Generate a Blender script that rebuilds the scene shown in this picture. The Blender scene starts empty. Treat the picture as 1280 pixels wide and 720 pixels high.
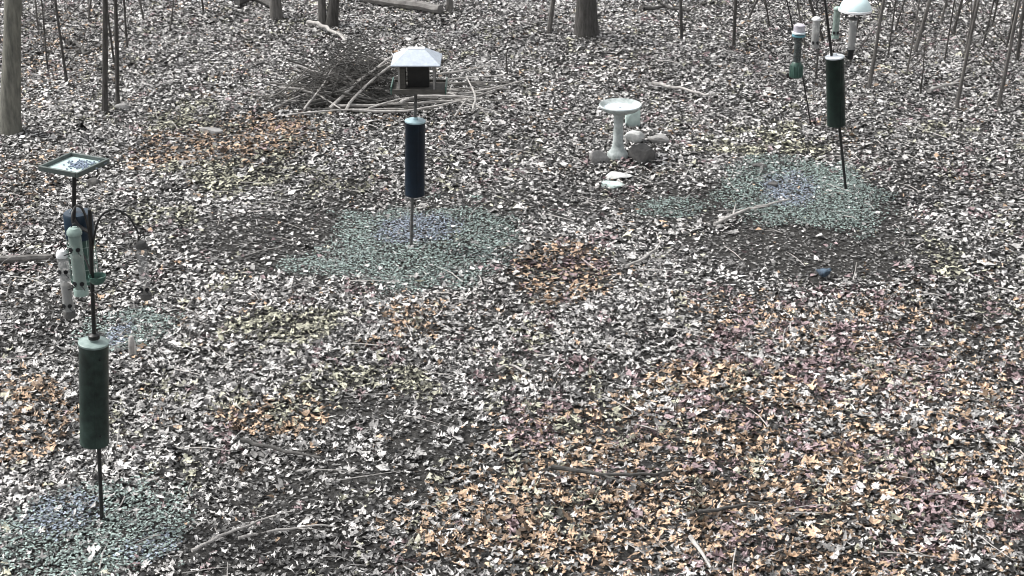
import bpy, bmesh, math, random
import numpy as np
from mathutils import Vector, Matrix, Quaternion
R = math.radians
random.seed(11); rng = np.random.default_rng(11)
S = bpy.context.scene
col = S.collection

# ------------------------------------------------------------------ camera
CAM_H, PITCH, F = 4.75, 23.5, 2000.0            # F in photo pixels (1280 wide)
cam = bpy.data.objects.new('camera', bpy.data.cameras.new('camera'))
col.objects.link(cam); S.camera = cam
cam.location = (0, 0, CAM_H); cam.rotation_euler = (R(90 - PITCH), 0, 0)
cam.data.sensor_width = 36; cam.data.lens = 36 * F / 1280
cam.data.clip_start = .1; cam.data.clip_end = 900
# ------------------------------------------------------------------ sky and light (overcast late autumn)
SUN_EL, SUN_AZ = 52, -70                        # azimuth from +Y towards +X
w = bpy.data.worlds.new('World'); S.world = w; w.use_nodes = True
nt = w.node_tree; bg = nt.nodes['Background']
sky = nt.nodes.new('ShaderNodeTexSky'); sky.sky_type = 'NISHITA'; sky.sun_disc = False
sky.sun_elevation = R(SUN_EL); sky.sun_rotation = R(SUN_AZ); sky.dust_density = 4; sky.air_density = 1.2
hs = nt.nodes.new('ShaderNodeHueSaturation'); hs.inputs['Saturation'].default_value = .12
nt.links.new(sky.outputs[0], hs.inputs['Color']); nt.links.new(hs.outputs[0], bg.inputs['Color'])
bg.inputs['Strength'].default_value = .085
sl = bpy.data.lights.new('sun', 'SUN'); sl.energy = 1.5; sl.angle = R(12); sl.color = (1, .97, .93)
sun = bpy.data.objects.new('sun', sl); col.objects.link(sun)
sd = Vector((math.sin(R(SUN_AZ)) * math.cos(R(SUN_EL)), math.cos(R(SUN_AZ)) * math.cos(R(SUN_EL)), math.sin(R(SUN_EL))))
sun.rotation_euler = (-sd).to_track_quat('-Z', 'Y').to_euler(); sun.location = (-6, 4, 12)
S.view_settings.view_transform = 'Standard'; S.view_settings.look = 'None'
S.view_settings.exposure = 1.5; S.view_settings.gamma = 1; S.view_settings.use_curve_mapping = False
S.cycles.filter_width = 1.0
S.cycles.max_bounces = 5; S.cycles.diffuse_bounces = 3; S.cycles.transparent_max_bounces = 12

# ------------------------------------------------------------------ projection helpers
cp, sp = math.cos(R(PITCH)), math.sin(R(PITCH))
def hgt(x, y):                                  # gentle relief of the ground
    return .035*np.sin(x*.9+1.3)*np.cos(y*.7) + .02*np.sin(x*2.3+y*1.7) + .012*np.sin(x*4.1-y*3.3+.5)
def ray(px, py):
    u, v = (px-640)/F, (py-360)/F
    return Vector((u, cp - v*sp, -sp - v*cp))
def G(px, py):                                  # pixel -> point on the ground
    d = ray(px, py); z = 0.
    for _ in range(8):
        t = (z - CAM_H)/d.z; z = float(hgt(d.x*t, d.y*t))
    return Vector((d.x*t, d.y*t, z))
def V(px, py, Y):                               # pixel -> point in the upright plane at distance Y
    d = ray(px, py); t = Y/d.y
    return Vector((d.x*t, Y, CAM_H + d.z*t))
def scl(p):                                     # photo pixels per metre at p
    return F / (p.y*cp + (CAM_H-p.z)*sp)
def proj(x, y, z):
    dz = y*cp + (CAM_H-z)*sp
    return 640 + F*x/dz, 360 + F*((CAM_H-z)*cp - y*sp)/dz

# ------------------------------------------------------------------ materials
MAT = {}
def mat(name, c, rough=.6, var=.25, scale=30, bump=.0, metal=0, c2=None, stretch=(1,1,1), spec=.4, alpha=1, coat=0):
    if name in MAT: return MAT[name]
    m = bpy.data.materials.new(name); m.use_nodes = True; t = m.node_tree; b = t.nodes['Principled BSDF']
    tc = t.nodes.new('ShaderNodeTexCoord'); mp = t.nodes.new('ShaderNodeMapping'); mp.inputs['Scale'].default_value = stretch
    n = t.nodes.new('ShaderNodeTexNoise'); n.inputs['Scale'].default_value = scale; n.inputs['Detail'].default_value = 6; n.inputs['Roughness'].default_value = .65
    t.links.new(tc.outputs['Object'], mp.inputs[0]); t.links.new(mp.outputs[0], n.inputs['Vector'])
    r = t.nodes.new('ShaderNodeValToRGB'); r.color_ramp.elements[0].position = .3; r.color_ramp.elements[1].position = .7
    a = c2 or tuple(x*(1-var) for x in c); z = c if c2 else tuple(min(1, x*(1+var)) for x in c)
    r.color_ramp.elements[0].color = (*a, 1); r.color_ramp.elements[1].color = (*z, 1)
    t.links.new(n.outputs[0], r.inputs[0]); t.links.new(r.outputs[0], b.inputs['Base Color'])
    b.inputs['Roughness'].default_value = rough; b.inputs['Metallic'].default_value = metal
    b.inputs['Specular IOR Level'].default_value = spec; b.inputs['Alpha'].default_value = alpha
    b.inputs['Coat Weight'].default_value = coat
    if bump:
        bn = t.nodes.new('ShaderNodeBump'); bn.inputs['Strength'].default_value = bump; bn.inputs['Distance'].default_value = .02
        t.links.new(n.outputs[0], bn.inputs['Height']); t.links.new(bn.outputs[0], b.inputs['Normal'])
    MAT[name] = m; return m
def leaf_mat(name, attr=True):
    m = bpy.data.materials.new(name); m.use_nodes = True; t = m.node_tree; b = t.nodes['Principled BSDF']
    if attr:
        a = t.nodes.new('ShaderNodeAttribute'); a.attribute_name = 'Col'; src = a.outputs['Color']
    else:
        a = t.nodes.new('ShaderNodeObjectInfo'); src = a.outputs['Color']
    tc = t.nodes.new('ShaderNodeTexCoord'); n = t.nodes.new('ShaderNodeTexNoise')
    n.inputs['Scale'].default_value = 85 if attr else 6; n.inputs['Detail'].default_value = 4
    t.links.new(tc.outputs['Object'], n.inputs['Vector'])
    r = t.nodes.new('ShaderNodeMapRange'); r.inputs[1].default_value = .3; r.inputs[2].default_value = .7
    r.inputs[3].default_value = .45; r.inputs[4].default_value = 1.25
    t.links.new(n.outputs[0], r.inputs[0])
    mx = t.nodes.new('ShaderNodeMix'); mx.data_type = 'RGBA'; mx.blend_type = 'MULTIPLY'; mx.inputs[0].default_value = 1
    t.links.new(src, mx.inputs[6]); t.links.new(r.outputs[0], mx.inputs[7]); t.links.new(mx.outputs[2], b.inputs['Base Color'])
    b.inputs['Roughness'].default_value = .5; b.inputs['Specular IOR Level'].default_value = .35
    return m
M_LEAF, M_LEAF1 = leaf_mat('dry_leaf'), leaf_mat('dry_leaf_single', False)
BARK = mat('bark', (.19,.18,.17), .9, c2=(.06,.057,.053), scale=9, bump=.9, stretch=(4,4,.7))
BARKD = mat('bark_dark', (.10,.095,.09), .9, c2=(.035,.033,.03), scale=12, bump=.8, stretch=(4,4,.7))
BARKG = mat('bark_greenish', (.23,.225,.19), .9, c2=(.09,.09,.08), scale=8, bump=.8, stretch=(4,4,.8))
STICK = mat('dead_wood', (.50,.48,.46), .85, c2=(.22,.21,.20), scale=18, bump=.5)
STICKD = mat('dead_wood_dark', (.11,.105,.10), .9, c2=(.04,.04,.038), scale=18, bump=.5)
LOGM = mat('log_bark', (.25,.24,.23), .9, c2=(.07,.066,.062), scale=10, bump=.7)
STICKM = mat('dead_wood_mid', (.26,.25,.235), .9, c2=(.09,.086,.08), scale=18, bump=.5)
BLACK = mat('black_iron', (.018,.018,.018), .45, scale=40)
GALV = mat('galvanised_pole', (.15,.148,.145), .7, c2=(.04,.04,.04), metal=0, scale=40)
GREENB = mat('green_baffle', (.034,.058,.049), .42, c2=(.003,.009,.0075), scale=11, spec=.35, bump=.12)
GREENB2 = mat('green_baffle_dark', (.010,.025,.019), .42, c2=(.002,.007,.006), scale=12, spec=.35, bump=.12)
NAVYB = mat('navy_baffle', (.004,.013,.026), .42, c2=(.0015,.006,.013), scale=11, spec=.3, bump=.1)
LID = mat('baffle_lid', (.30,.38,.36), .45, c2=(.14,.19,.18), scale=18)
TRIM = mat('baffle_trim_dark', (.012,.013,.015), .5)
ROOFM = mat('pale_roof', (.48,.53,.60), .5, c2=(.34,.385,.44), scale=30)
WOODF = mat('feeder_wood', (.11,.105,.095), .8, c2=(.05,.047,.043), scale=20, stretch=(1,1,4))
GREENP = mat('green_plastic', (.06,.12,.10), .4, scale=20)
GREENL = mat('pale_green_plastic', (.26,.34,.31), .4, scale=22)
NAVYP = mat('navy_plastic', (.010,.026,.046), .4, scale=20)
TEALP = mat('teal_plastic', (.10,.24,.29), .35, scale=20)
CLEAR = mat('clear_plastic', (.46,.47,.47), .25, var=.1, scale=15, alpha=.48)
CLEARG = mat('clear_green_plastic', (.28,.36,.33), .25, var=.1, scale=15, alpha=.66)
WHITEP = mat('white_plastic', (.78,.79,.80), .35, var=.05)
CYAND = mat('cyan_dome', (.66,.82,.83), .25, var=.05)
SEEDF = mat('seed_fill', (.27,.25,.23), .8, c2=(.08,.08,.08), scale=160)
TRAYM = mat('tray_mesh', (.46,.56,.54), .6, c2=(.26,.34,.33), scale=35)
TRAYF = mat('tray_frame', (.11,.13,.125), .55, c2=(.045,.06,.055), scale=20)
TRAYSEED = mat('tray_seed', (.30,.36,.46), .8, c2=(.08,.10,.14), scale=120)
CONC = mat('bath_concrete', (.52,.565,.56), .85, c2=(.20,.23,.225), scale=11, bump=.5)
WATER = mat('bath_water', (.50,.58,.66), .08, var=.05)
STONE = mat('field_stone', (.34,.335,.33), .85, c2=(.17,.165,.16), scale=14, bump=.6)
STONEP = mat('pale_stone', (.60,.61,.60), .85, c2=(.36,.37,.36), scale=12, bump=.5)
STONED = mat('dark_stone', (.13,.125,.12), .85, c2=(.05,.05,.05), scale=14, bump=.6)
STONET = mat('pale_green_stone', (.56,.66,.63), .8, c2=(.36,.46,.43), scale=12, bump=.5)
BIRD = mat('bird_blue', (.075,.115,.16), .8, c2=(.03,.05,.075), scale=50)
BIRDB = mat('bird_pale', (.42,.43,.45), .8)

# ------------------------------------------------------------------ mesh helpers
class MB:
    def __init__(s): s.v, s.f = [], []
    def ring(s, c, ax, r, n, ry=None, ref=None):
        ax = Vector(ax).normalized()
        a = Vector((1,0,0)) if abs(ax.x) < .9 else Vector((0,1,0))
        if ref is not None: a = ref
        a = (a - ax*a.dot(ax)).normalized(); b = ax.cross(a); i = len(s.v); ry = r if ry is None else ry
        for k in range(n):
            t = 2*math.pi*k/n
            s.v.append(Vector(c) + a*(r*math.cos(t)) + b*(ry*math.sin(t)))
        return list(range(i, i+n))
    def bridge(s, A, B):
        n = len(A)
        for k in range(n): s.f.append((A[k], A[(k+1)%n], B[(k+1)%n], B[k]))
    def cap(s, A, flip=False): s.f.append(tuple(reversed(A)) if flip else tuple(A))
    def tube(s, pts, rad, n=8, caps=True):
        pts = [Vector(p) for p in pts]; rad = rad if hasattr(rad, '__len__') else [rad]*len(pts); prev = None; first = None
        for i, p in enumerate(pts):
            d = (pts[min(i+1,len(pts)-1)] - pts[max(i-1,0)])
            A = s.ring(p, d, rad[i], n)
            if prev: s.bridge(prev, A)
            else: first = A
            prev = A
        if caps: s.cap(first, True); s.cap(prev)
        return s
    def lathe(s, prof, base=(0,0,0), ax=(0,0,1), n=24, caps=True):
        ax = Vector(ax).normalized(); base = Vector(base); prev = None; first = None
        for r, z in prof:
            A = s.ring(base + ax*z, ax, max(r, .0005), n)
            if prev: s.bridge(prev, A)
            else: first = A
            prev = A
        if caps: s.cap(first, True); s.cap(prev)
        return s
    def box(s, c, d, rz=0, ax=None):
        q = Matrix.Rotation(rz, 3, 'Z'); 
        if ax is not None: q = Vector((0,0,1)).rotation_difference(Vector(ax)).to_matrix() @ q
        i = len(s.v)
        for x in (-1,1):
            for y in (-1,1):
                for z in (-1,1): s.v.append(Vector(c) + q @ Vector((x*d[0]/2, y*d[1]/2, z*d[2]/2)))
        for f in ((0,1,3,2),(4,6,7,5),(0,4,5,1),(2,3,7,6),(0,2,6,4),(1,5,7,3)): s.f.append(tuple(i+k for k in f))
        return s
    def build(s, name, m, parent=None, smooth=True, bevel=0, org=None):
        me = bpy.data.meshes.new(name)
        o0 = Vector(org) if org is not None else Vector((0,0,0))
        if parent is not None: o0 = root_loc(parent)
        me.from_pydata([tuple(v-o0) for v in s.v], [], s.f); me.update()
        me.polygons.foreach_set('use_smooth', [smooth]*len(me.polygons))
        if smooth:
            try: me.set_sharp_from_angle(angle=R(40))
            except Exception: pass
        me.materials.append(m)
        o = bpy.data.objects.new(name, me); col.objects.link(o)
        if parent is not None: o.parent = parent
        else: o.location = o0
        if bevel:
            b = o.modifiers.new('bevel', 'BEVEL'); b.width = bevel; b.segments = 2
        return o
def root_loc(o):
    p = Vector((0,0,0))
    while o is not None: p += o.location; o = o.parent
    return p
def tag(o, label=None, cat=None, group=None, kind=None):
    if label: o['label'] = label
    if cat: o['category'] = cat
    if group: o['group'] = group
    if kind: o['kind'] = kind
    return o
def thing(name, loc, label, cat, group=None):
    o = bpy.data.objects.new(name, None); col.objects.link(o); o.location = loc; o.empty_display_size = .1
    return tag(o, label, cat, group)
def lerp(a, b, t): return a + (b-a)*t
def spline(P, n=5):                             # Catmull-Rom through points
    P = [Vector(p) for p in P]; out = []
    for i in range(len(P)-1):
        a, b, c, d = P[max(i-1,0)], P[i], P[i+1], P[min(i+2,len(P)-1)]
        for k in range(n):
            t = k/n
            out.append(.5*((2*b)+(c-a)*t+(2*a-5*b+4*c-d)*t*t+(3*b-a-3*c+d)*t**3))
    return out + [P[-1]]
def vnoise(x, y, seed=0):                       # value noise, vectorised
    xi, yi = np.floor(x).astype(np.int64), np.floor(y).astype(np.int64); fx, fy = x-xi, y-yi
    fx, fy = fx*fx*(3-2*fx), fy*fy*(3-2*fy)
    def hsh(a, b):
        h = (a*374761393 + b*668265263 + seed*982451653) & 0xffffffff
        h = ((h ^ (h >> 13))*1274126177) & 0xffffffff
        return ((h ^ (h >> 16)) & 0xffffff)/0xffffff
    return (hsh(xi,yi)*(1-fx)+hsh(xi+1,yi)*fx)*(1-fy) + (hsh(xi,yi+1)*(1-fx)+hsh(xi+1,yi+1)*fx)*fy
def tri_mesh(name, co, tri, m, colr=None, kind=None):
    me = bpy.data.meshes.new(name); nv, nf = len(co), len(tri)
    me.vertices.add(nv); me.vertices.foreach_set('co', np.ascontiguousarray(co, dtype=np.float32).ravel())
    me.loops.add(nf*3); me.loops.foreach_set('vertex_index', np.ascontiguousarray(tri, dtype=np.int32).ravel())
    me.polygons.add(nf); me.polygons.foreach_set('loop_start', np.arange(0, nf*3, 3, dtype=np.int32))
    me.update(calc_edges=True)
    if colr is not None:
        a = me.color_attributes.new('Col', 'FLOAT_COLOR', 'POINT')
        a.data.foreach_set('color', np.concatenate([colr, np.ones((nv,1))], 1).astype(np.float32).ravel())
    me.materials.append(m); o = bpy.data.objects.new(name, me); col.objects.link(o)
    if kind: o['kind'] = kind
    return o

# ------------------------------------------------------------------ ground sheet
def ground_mat():
    m = bpy.data.materials.new('leafy_soil'); m.use_nodes = True; t = m.node_tree; b = t.nodes['Principled BSDF']
    tc = t.nodes.new('ShaderNodeTexCoord')
    n = t.nodes.new('ShaderNodeTexNoise'); n.inputs['Scale'].default_value = 45; n.inputs['Detail'].default_value = 8; n.inputs['Roughness'].default_value = .75
    t.links.new(tc.outputs['Object'], n.inputs['Vector'])
    r = t.nodes.new('ShaderNodeValToRGB'); r.color_ramp.elements[0].position = .35; r.color_ramp.elements[1].position = .72
    r.color_ramp.elements[0].color = (.010,.0095,.009,1); r.color_ramp.elements[1].color = (.085,.083,.08,1)
    t.links.new(n.outputs[0], r.inputs[0])
    vo = t.nodes.new('ShaderNodeTexVoronoi'); vo.inputs['Scale'].default_value = 14
    t.links.new(tc.outputs['Object'], vo.inputs['Vector'])
    r2 = t.nodes.new('ShaderNodeValToRGB'); e = r2.color_ramp.elements
    e[0].position = 0; e[0].color = (.05,.048,.045,1); e[1].position = 1; e[1].color = (.5,.48,.46,1)
    sx = t.nodes.new('ShaderNodeSeparateColor'); t.links.new(vo.outputs['Color'], sx.inputs[0]); t.links.new(sx.outputs[0], r2.inputs[0])
    # far away the litter is only a pattern
    se = t.nodes.new('ShaderNodeSeparateXYZ'); t.links.new(tc.outputs['Object'], se.inputs[0])
    mr = t.nodes.new('ShaderNodeMapRange'); mr.inputs[1].default_value = 21; mr.inputs[2].default_value = 24
    t.links.new(se.outputs['Y'], mr.inputs[0])
    mx = t.nodes.new('ShaderNodeMix'); mx.data_type = 'RGBA'
    t.links.new(mr.outputs[0], mx.inputs[0]); t.links.new(r.outputs[0], mx.inputs[6]); t.links.new(r2.outputs[0], mx.inputs[7])
    t.links.new(mx.outputs[2], b.inputs['Base Color']); b.inputs['Roughness'].default_value = .95; b.inputs['Specular IOR Level'].default_value = .15
    bn = t.nodes.new('ShaderNodeBump'); bn.inputs['Strength'].default_value = .8; bn.inputs['Distance'].default_value = .02
    t.links.new(n.outputs[0], bn.inputs['Height']); t.links.new(bn.outputs[0], b.inputs['Normal'])
    return m
xs = np.concatenate([[-400,-150,-60,-25], np.arange(-12, 12.01, .2), [25,60,150,400]])
ys = np.concatenate([[-150,-40,-10,0,3], np.arange(4.4, 26.01, .2), [35,60,120,250,600]])
XX, YY = np.meshgrid(xs, ys); near = ((abs(XX) <= 12) & (YY >= 4.4) & (YY <= 26))
ZZ = np.where(near, hgt(XX, YY), 0)
co = np.stack([XX, YY, ZZ], -1).reshape(-1, 3); nx, ny = len(xs), len(ys)
i0 = (np.arange(ny-1)[:,None]*nx + np.arange(nx-1)[None]).ravel()
tri = np.concatenate([np.stack([i0, i0+1, i0+nx+1], 1), np.stack([i0, i0+nx+1, i0+nx], 1)])
ground = tri_mesh('ground', co, tri, ground_mat(), kind='structure')
ground['label'] = 'bare grey-brown soil of the wooded yard under the fallen leaves'
ground.data.polygons.foreach_set('use_smooth', [True]*len(ground.data.polygons))

# ------------------------------------------------------------------ litter maps (patches given where they lie on the ground)
def patch(X, Y, items):
    """items: (px, py, rx, ry, value): soft ellipses, in photo pixels turned into ground metres"""
    out = np.zeros_like(X)
    for px, py, rx, ry, v in items:
        c = G(px, py); s = scl(c); a = G(px, py-ry*.7); b = G(px, py+ry*.7); ly = abs(a.y-b.y)/1.4; lx = rx/s
        q = ((X-c.x)/lx)**2 + ((Y-(c.y))/ly)**2
        q = q*(.35 + .9*vnoise(X*3.1, Y*3.1, 5) + .5*vnoise(X*8, Y*6, 15))
        out = np.maximum(out, v*np.clip(1.5-q*.9, 0, 1))
    return out
SEEDP = [(522,308,108,46,1), (1000,242,88,38,1), (125,668,108,66,1), (150,418,55,26,.75), (840,262,45,12,.6), (400,335,45,16,.4)]
BARE = [(360,300,120,42,.95), (690,250,100,28,.7), (1010,312,135,46,1.1), (1095,275,60,32,.9), (480,520,95,28,.7), (400,615,150,42,.85),
        (300,690,140,40,.9), (545,545,75,36,.85), (860,252,95,26,.8), (620,590,70,20,.55), (240,300,80,30,.5), (640,470,70,24,.5), (1130,240,60,20,.5),
        (560,260,70,20,.6), (30,390,60,30,.4), (880,360,70,20,.4), (400,250,70,24,.6)]
BROWN = [(900,620,330,130,.52), (760,650,240,80,.58), (1150,520,220,170,.30), (310,172,85,28,.6), (705,335,62,38,.62), (30,545,55,45,.34), (25,240,45,60,.28),
         (350,522,75,22,.75), (60,85,70,60,.16), (620,655,120,60,.55), (880,475,70,25,.7), (520,400,40,25,.4), (215,190,50,30,.4), (950,400,90,30,.35), (30,490,40,20,.6), (1010,600,160,60,.6)]
PURP = [(1120,480,240,170,.27), (950,560,320,160,.18), (705,325,60,30,.2), (740,450,60,30,.2), (1240,250,60,60,.15), (690,520,80,30,.2), (310,150,70,25,.18)]
OLIVE = [(380,408,75,20,.7), (430,488,110,36,.55), (300,222,75,24,.6), (960,178,95,20,.55), (210,270,40,20,.45), (420,240,40,22,.4), (1195,330,40,25,.6), (340,520,80,20,.5), (560,240,60,60,.12), (740,560,180,90,.25), (230,150,40,20,.6), (1180,165,40,12,.5)]
def leaf_colors(X, Y, n):
    """each leaf's own colour: weathered grey, tan, plum or olive, in clumps"""
    pal = rng.random(n); v = np.where(pal < .71, .07 + .76*rng.random(n)**.95, rng.uniform(.005, .06, n))
    v *= .82 + .36*vnoise(X*1.3, Y*1.3, 21)
    base = np.stack([v*1.0, v*.975, v*.955], 1)
    cx, cy = X*7.5, Y*4.6
    k = rng.random(n)*.7 + vnoise(cx, cy, 3)*.3; k = np.clip((k-.08)/.84, 0, 1)
    pb, pp, po = patch(X, Y, BROWN), patch(X, Y, PURP), patch(X, Y, OLIVE)
    vt = np.minimum(v, .35+.35*v); tan = np.stack([vt*1.04+.020, vt*.745+.009, vt*.52+.002], 1); vp = np.minimum(v, .25+.30*v); pl = np.stack([vp*.80+.013, vp*.61+.002, vp*.635+.003], 1); ol = np.stack([v*.86, v*.845, v*.66], 1)
    base = np.where((k < pb + .05)[:,None], tan, base)
    k2 = np.clip((rng.random(n)*.35 + vnoise(cx+40, cy, 4)*.65-.18)/.64, 0, 1); base = np.where((k2 < pp+.02)[:,None], pl, base)
    k3 = np.clip((rng.random(n)*.35 + vnoise(cx, cy+70, 6)*.65-.18)/.64, 0, 1); base = np.where((k3 < po+.03)[:,None], ol, base)
    return np.clip(base, .003, .84)
# leaf blade: x along the midrib, y across, unit length
def lobed(t, wd):
    """t: tips/notches along the blade; returns verts (2D) and triangles; 4 midrib + per side 3 tips and 2 notches"""
    m = [(0,0), (t[1],0), (t[3],0), (1,0)]; v = list(m)
    for s in (1,-1):
        v += [(t[0]+.06, s*wd[0]), (t[1], s*wd[1]), (t[2]+.08, s*wd[2]), (t[3], s*wd[3]), (t[4]+.03, s*wd[4])]
    tr = []
    for q, b in ((1,4), (-1,9)):
        T = [(0,b,1), (1,b,b+1), (1,b+1,b+2), (1,b+2,2), (2,b+2,b+3), (2,b+3,b+4), (2,b+4,3)]
        tr += [x if q < 0 else x[::-1] for x in T]
    return np.array(v, float), np.array(tr)
SHAPES = [lobed((.18,.32,.46,.62,.78), (.28,.07,.42,.08,.28)), lobed((.12,.30,.40,.58,.72), (.38,.08,.52,.07,.26)),
          lobed((.22,.36,.50,.66,.80), (.18,.10,.24,.12,.15)), lobed((.08,.28,.38,.60,.68), (.46,.08,.54,.09,.32)),
          lobed((.2,.34,.5,.64,.8), (.20,.17,.23,.18,.13)), lobed((.14,.26,.46,.56,.80), (.24,.05,.34,.06,.34))]
SIMPLE = (np.array([(0,0), (.55,.02), (1,0), (.42,.33), (.5,-.30)], float), np.array([(0,1,3), (1,2,3), (0,4,1), (1,4,2)]))
def leaf_points(sv, n, r):
    """curled blades: (n, verts, 3) in metres before placing"""
    L = r['L']; x = sv[None,:,0]-.5; y = sv[None,:,1]*r['W'][:,None]
    z = r['fold'][:,None]*np.abs(y) + r['curl'][:,None]*(x*x) + r['twist'][:,None]*x*y + r['wave'][:,None]*np.sin(x*7+r['ph'][:,None])*y*2
    P = np.stack([np.broadcast_to(x, y.shape), y, z], -1)*L[:,None,None]
    return P
def leaf_params(n, lo=.022, hi=.061):
    L = lo + (hi-lo)*rng.random(n)**1.3; L = np.where(rng.random(n) < .08, L*1.55, L)
    return dict(L=L, W=np.where(rng.random(n) < .35, rng.uniform(.25, .6, n), rng.uniform(.6, 1.25, n)), fold=rng.normal(.2, .42, n), curl=rng.normal(.25, .6, n), twist=rng.normal(0, .7, n), wave=rng.normal(0, .22, n), ph=rng.random(n)*6.3)
def rotate(P, yaw, ti, tdir):
    c, s = np.cos(tdir), np.sin(tdir); ct, st = np.cos(ti), np.sin(ti)
    cy, sy = np.cos(yaw), np.sin(yaw)
    x, y, z = P[...,0], P[...,1], P[...,2]
    x, y = x*cy[:,None]-y*sy[:,None], x*sy[:,None]+y*cy[:,None]
    u, v = x*c[:,None]+y*s[:,None], -x*s[:,None]+y*c[:,None]           # tilt about the axis tdir
    v, z = v*ct[:,None]-z*st[:,None], v*st[:,None]+z*ct[:,None]
    return np.stack([u*c[:,None]-v*s[:,None], u*s[:,None]+v*c[:,None], z], -1)
def scatter(n, y0=6.0, y1=22.8):
    Y = rng.uniform(y0, y1, n*3); X = rng.uniform(-10.5, 10.5, n*3)
    ok = abs(X) < .335*Y + 1.3 + .3*np.sin(Y)
    return X[ok][:n], Y[ok][:n]
def cover(X, Y):
    sd, ba = patch(X, Y, SEEDP), patch(X, Y, BARE)
    return np.clip(1 - .84*sd - .90*ba, .06, 1) * (.42 + .5*vnoise(X*1.7, Y*1.7, 9) + .42*vnoise(X*4.3, Y*3.1, 31))
def litter():
    X, Y = scatter(480000); keep = rng.random(len(X)) < cover(X, Y); X, Y = X[keep], Y[keep]; n = len(X)
    C = leaf_colors(X, Y, n); r = leaf_params(n); zo = rng.random(n)**1.5*.026 + .004
    yaw, ti, td = rng.random(n)*6.283, np.abs(rng.normal(0, .24, n)), rng.random(n)*6.283
    which = rng.integers(0, len(SHAPES), n); which[Y > 10.8] = -1
    cs, ts, cc, off = [], [], [], 0
    for k in range(-1, len(SHAPES)):
        i = np.where(which == k)[0]
        if not len(i): continue
        sv, st = SIMPLE if k < 0 else SHAPES[k]
        P = rotate(leaf_points(sv, len(i), {a: b[i] for a, b in r.items()}), yaw[i], ti[i], td[i])
        P[...,0] += X[i,None]; P[...,1] += Y[i,None]
        zmin = P[...,2].min(1)
        P[...,2] += (hgt(X[i], Y[i]) + zo[i] - np.maximum(zmin, -.03)*.5)[:,None]
        nv = sv.shape[0]; cs.append(P.reshape(-1,3)); cc.append(np.repeat(C[i], nv, 0))
        ts.append((np.arange(len(i))[:,None,None]*nv + st[None] + off).reshape(-1,3)); off += len(i)*nv
    o = tri_mesh('leaf_litter', np.concatenate(cs), np.concatenate(ts), M_LEAF, np.concatenate(cc), 'stuff')
    tag(o, 'curled dry fallen leaves, pale grey and tan, carpeting the yard', 'leaves')
    return n
NL = litter()
def crumbs(name, n, dens, size, colf, label, cat, zlift):
    X, Y = scatter(n); keep = rng.random(len(X)) < dens(X, Y); X, Y = X[keep], Y[keep]; n = len(X)
    q = np.array([(-.5,-.3), (.5,-.25), (.45,.3), (-.4,.28)]); L = rng.uniform(*size, n)
    P = np.zeros((n,4,3)); P[...,0] = q[None,:,0]*L[:,None]; P[...,1] = q[None,:,1]*L[:,None]*rng.uniform(.5,1.2,n)[:,None]
    P[:,0,2] += L*.15; P[:,2,2] += L*.15
    P = rotate(P, rng.random(n)*6.28, np.abs(rng.normal(0,.22,n)), rng.random(n)*6.28)
    P[...,0] += X[:,None]; P[...,1] += Y[:,None]; P[...,2] += (hgt(X,Y) + zlift*(.4+rng.random(n)))[:,None]
    T = np.array([(0,1,2),(0,2,3)]); tri = (np.arange(n)[:,None,None]*4 + T[None]).reshape(-1,3)
    o = tri_mesh(name, P.reshape(-1,3), tri, M_LEAF, np.repeat(colf(X,Y,n),4,0), 'stuff'); tag(o, label, cat)
def crumb_col(X, Y, n):
    v = np.where(rng.random(n) < .5, rng.uniform(.012,.06,n), rng.uniform(.10,.32,n)); return np.stack([v, v*.98, v*.96], 1)
crumbs('leaf_crumbs', 300000, lambda X, Y: .6 + .4*patch(X,Y,BARE), (.010,.036), crumb_col, 'broken crumbs of old leaves lying on the bare soil', 'leaf crumbs', .012)
def seed_col(X, Y, n):
    v = np.where(rng.random(n) < .35, rng.uniform(.06,.14,n), rng.uniform(.20,.52,n)); c = np.stack([v*.73, v*.93, v*.87], 1)
    bl = patch(X, Y, [(520,285,45,16,1), (985,240,35,18,1), (80,640,40,30,.7), (150,420,14,14,1), (190,690,40,20,.5)])
    return np.where((rng.random(n) < bl*.9)[:,None], np.stack([v*.74, v*.87, v*1.06], 1), c)
crumbs('seed_hulls', 1300000, lambda X, Y: np.clip((patch(X,Y,SEEDP)*1.6-.2)*(.35+1.1*vnoise(X*7,Y*5,44)),0,1), (.010,.024), seed_col, 'blue-green grey seed hulls spilt on the ground under the feeders', 'seed hulls', .022)

# the 300 leaves that show largest are single pieces of the ground
protos = []
for k in range(20):
    sv, st = SHAPES[k % len(SHAPES)]; r = leaf_params(1, 1, 1.001); r['L'][:] = 1
    P = leaf_points(sv, 1, r)[0]; me = bpy.data.meshes.new('leaf'); me.from_pydata(P.tolist(), [], st.tolist()); me.update(); me.materials.append(M_LEAF1); protos.append(me)
PX, PY = rng.uniform(10, 1270, 900), rng.uniform(470, 712, 900)
gp = [G(a, b) for a, b in zip(PX, PY)]; gx, gy = np.array([p.x for p in gp]), np.array([p.y for p in gp])
ok = np.where(rng.random(900) < cover(gx, gy))[0][:300]; lc = leaf_colors(gx, gy, 900)
for i in ok:
    o = bpy.data.objects.new('leaf', protos[random.randrange(20)]); col.objects.link(o); o.parent = ground
    L = random.uniform(.065, .092); o.scale = (L, L, L); o.location = (gx[i], gy[i], float(hgt(gx[i], gy[i])) + random.uniform(.035, .05))
    o.rotation_euler = (random.gauss(0,.22), random.gauss(0,.22), random.uniform(0, 6.28)); o.color = (*lc[i], 1)

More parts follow.
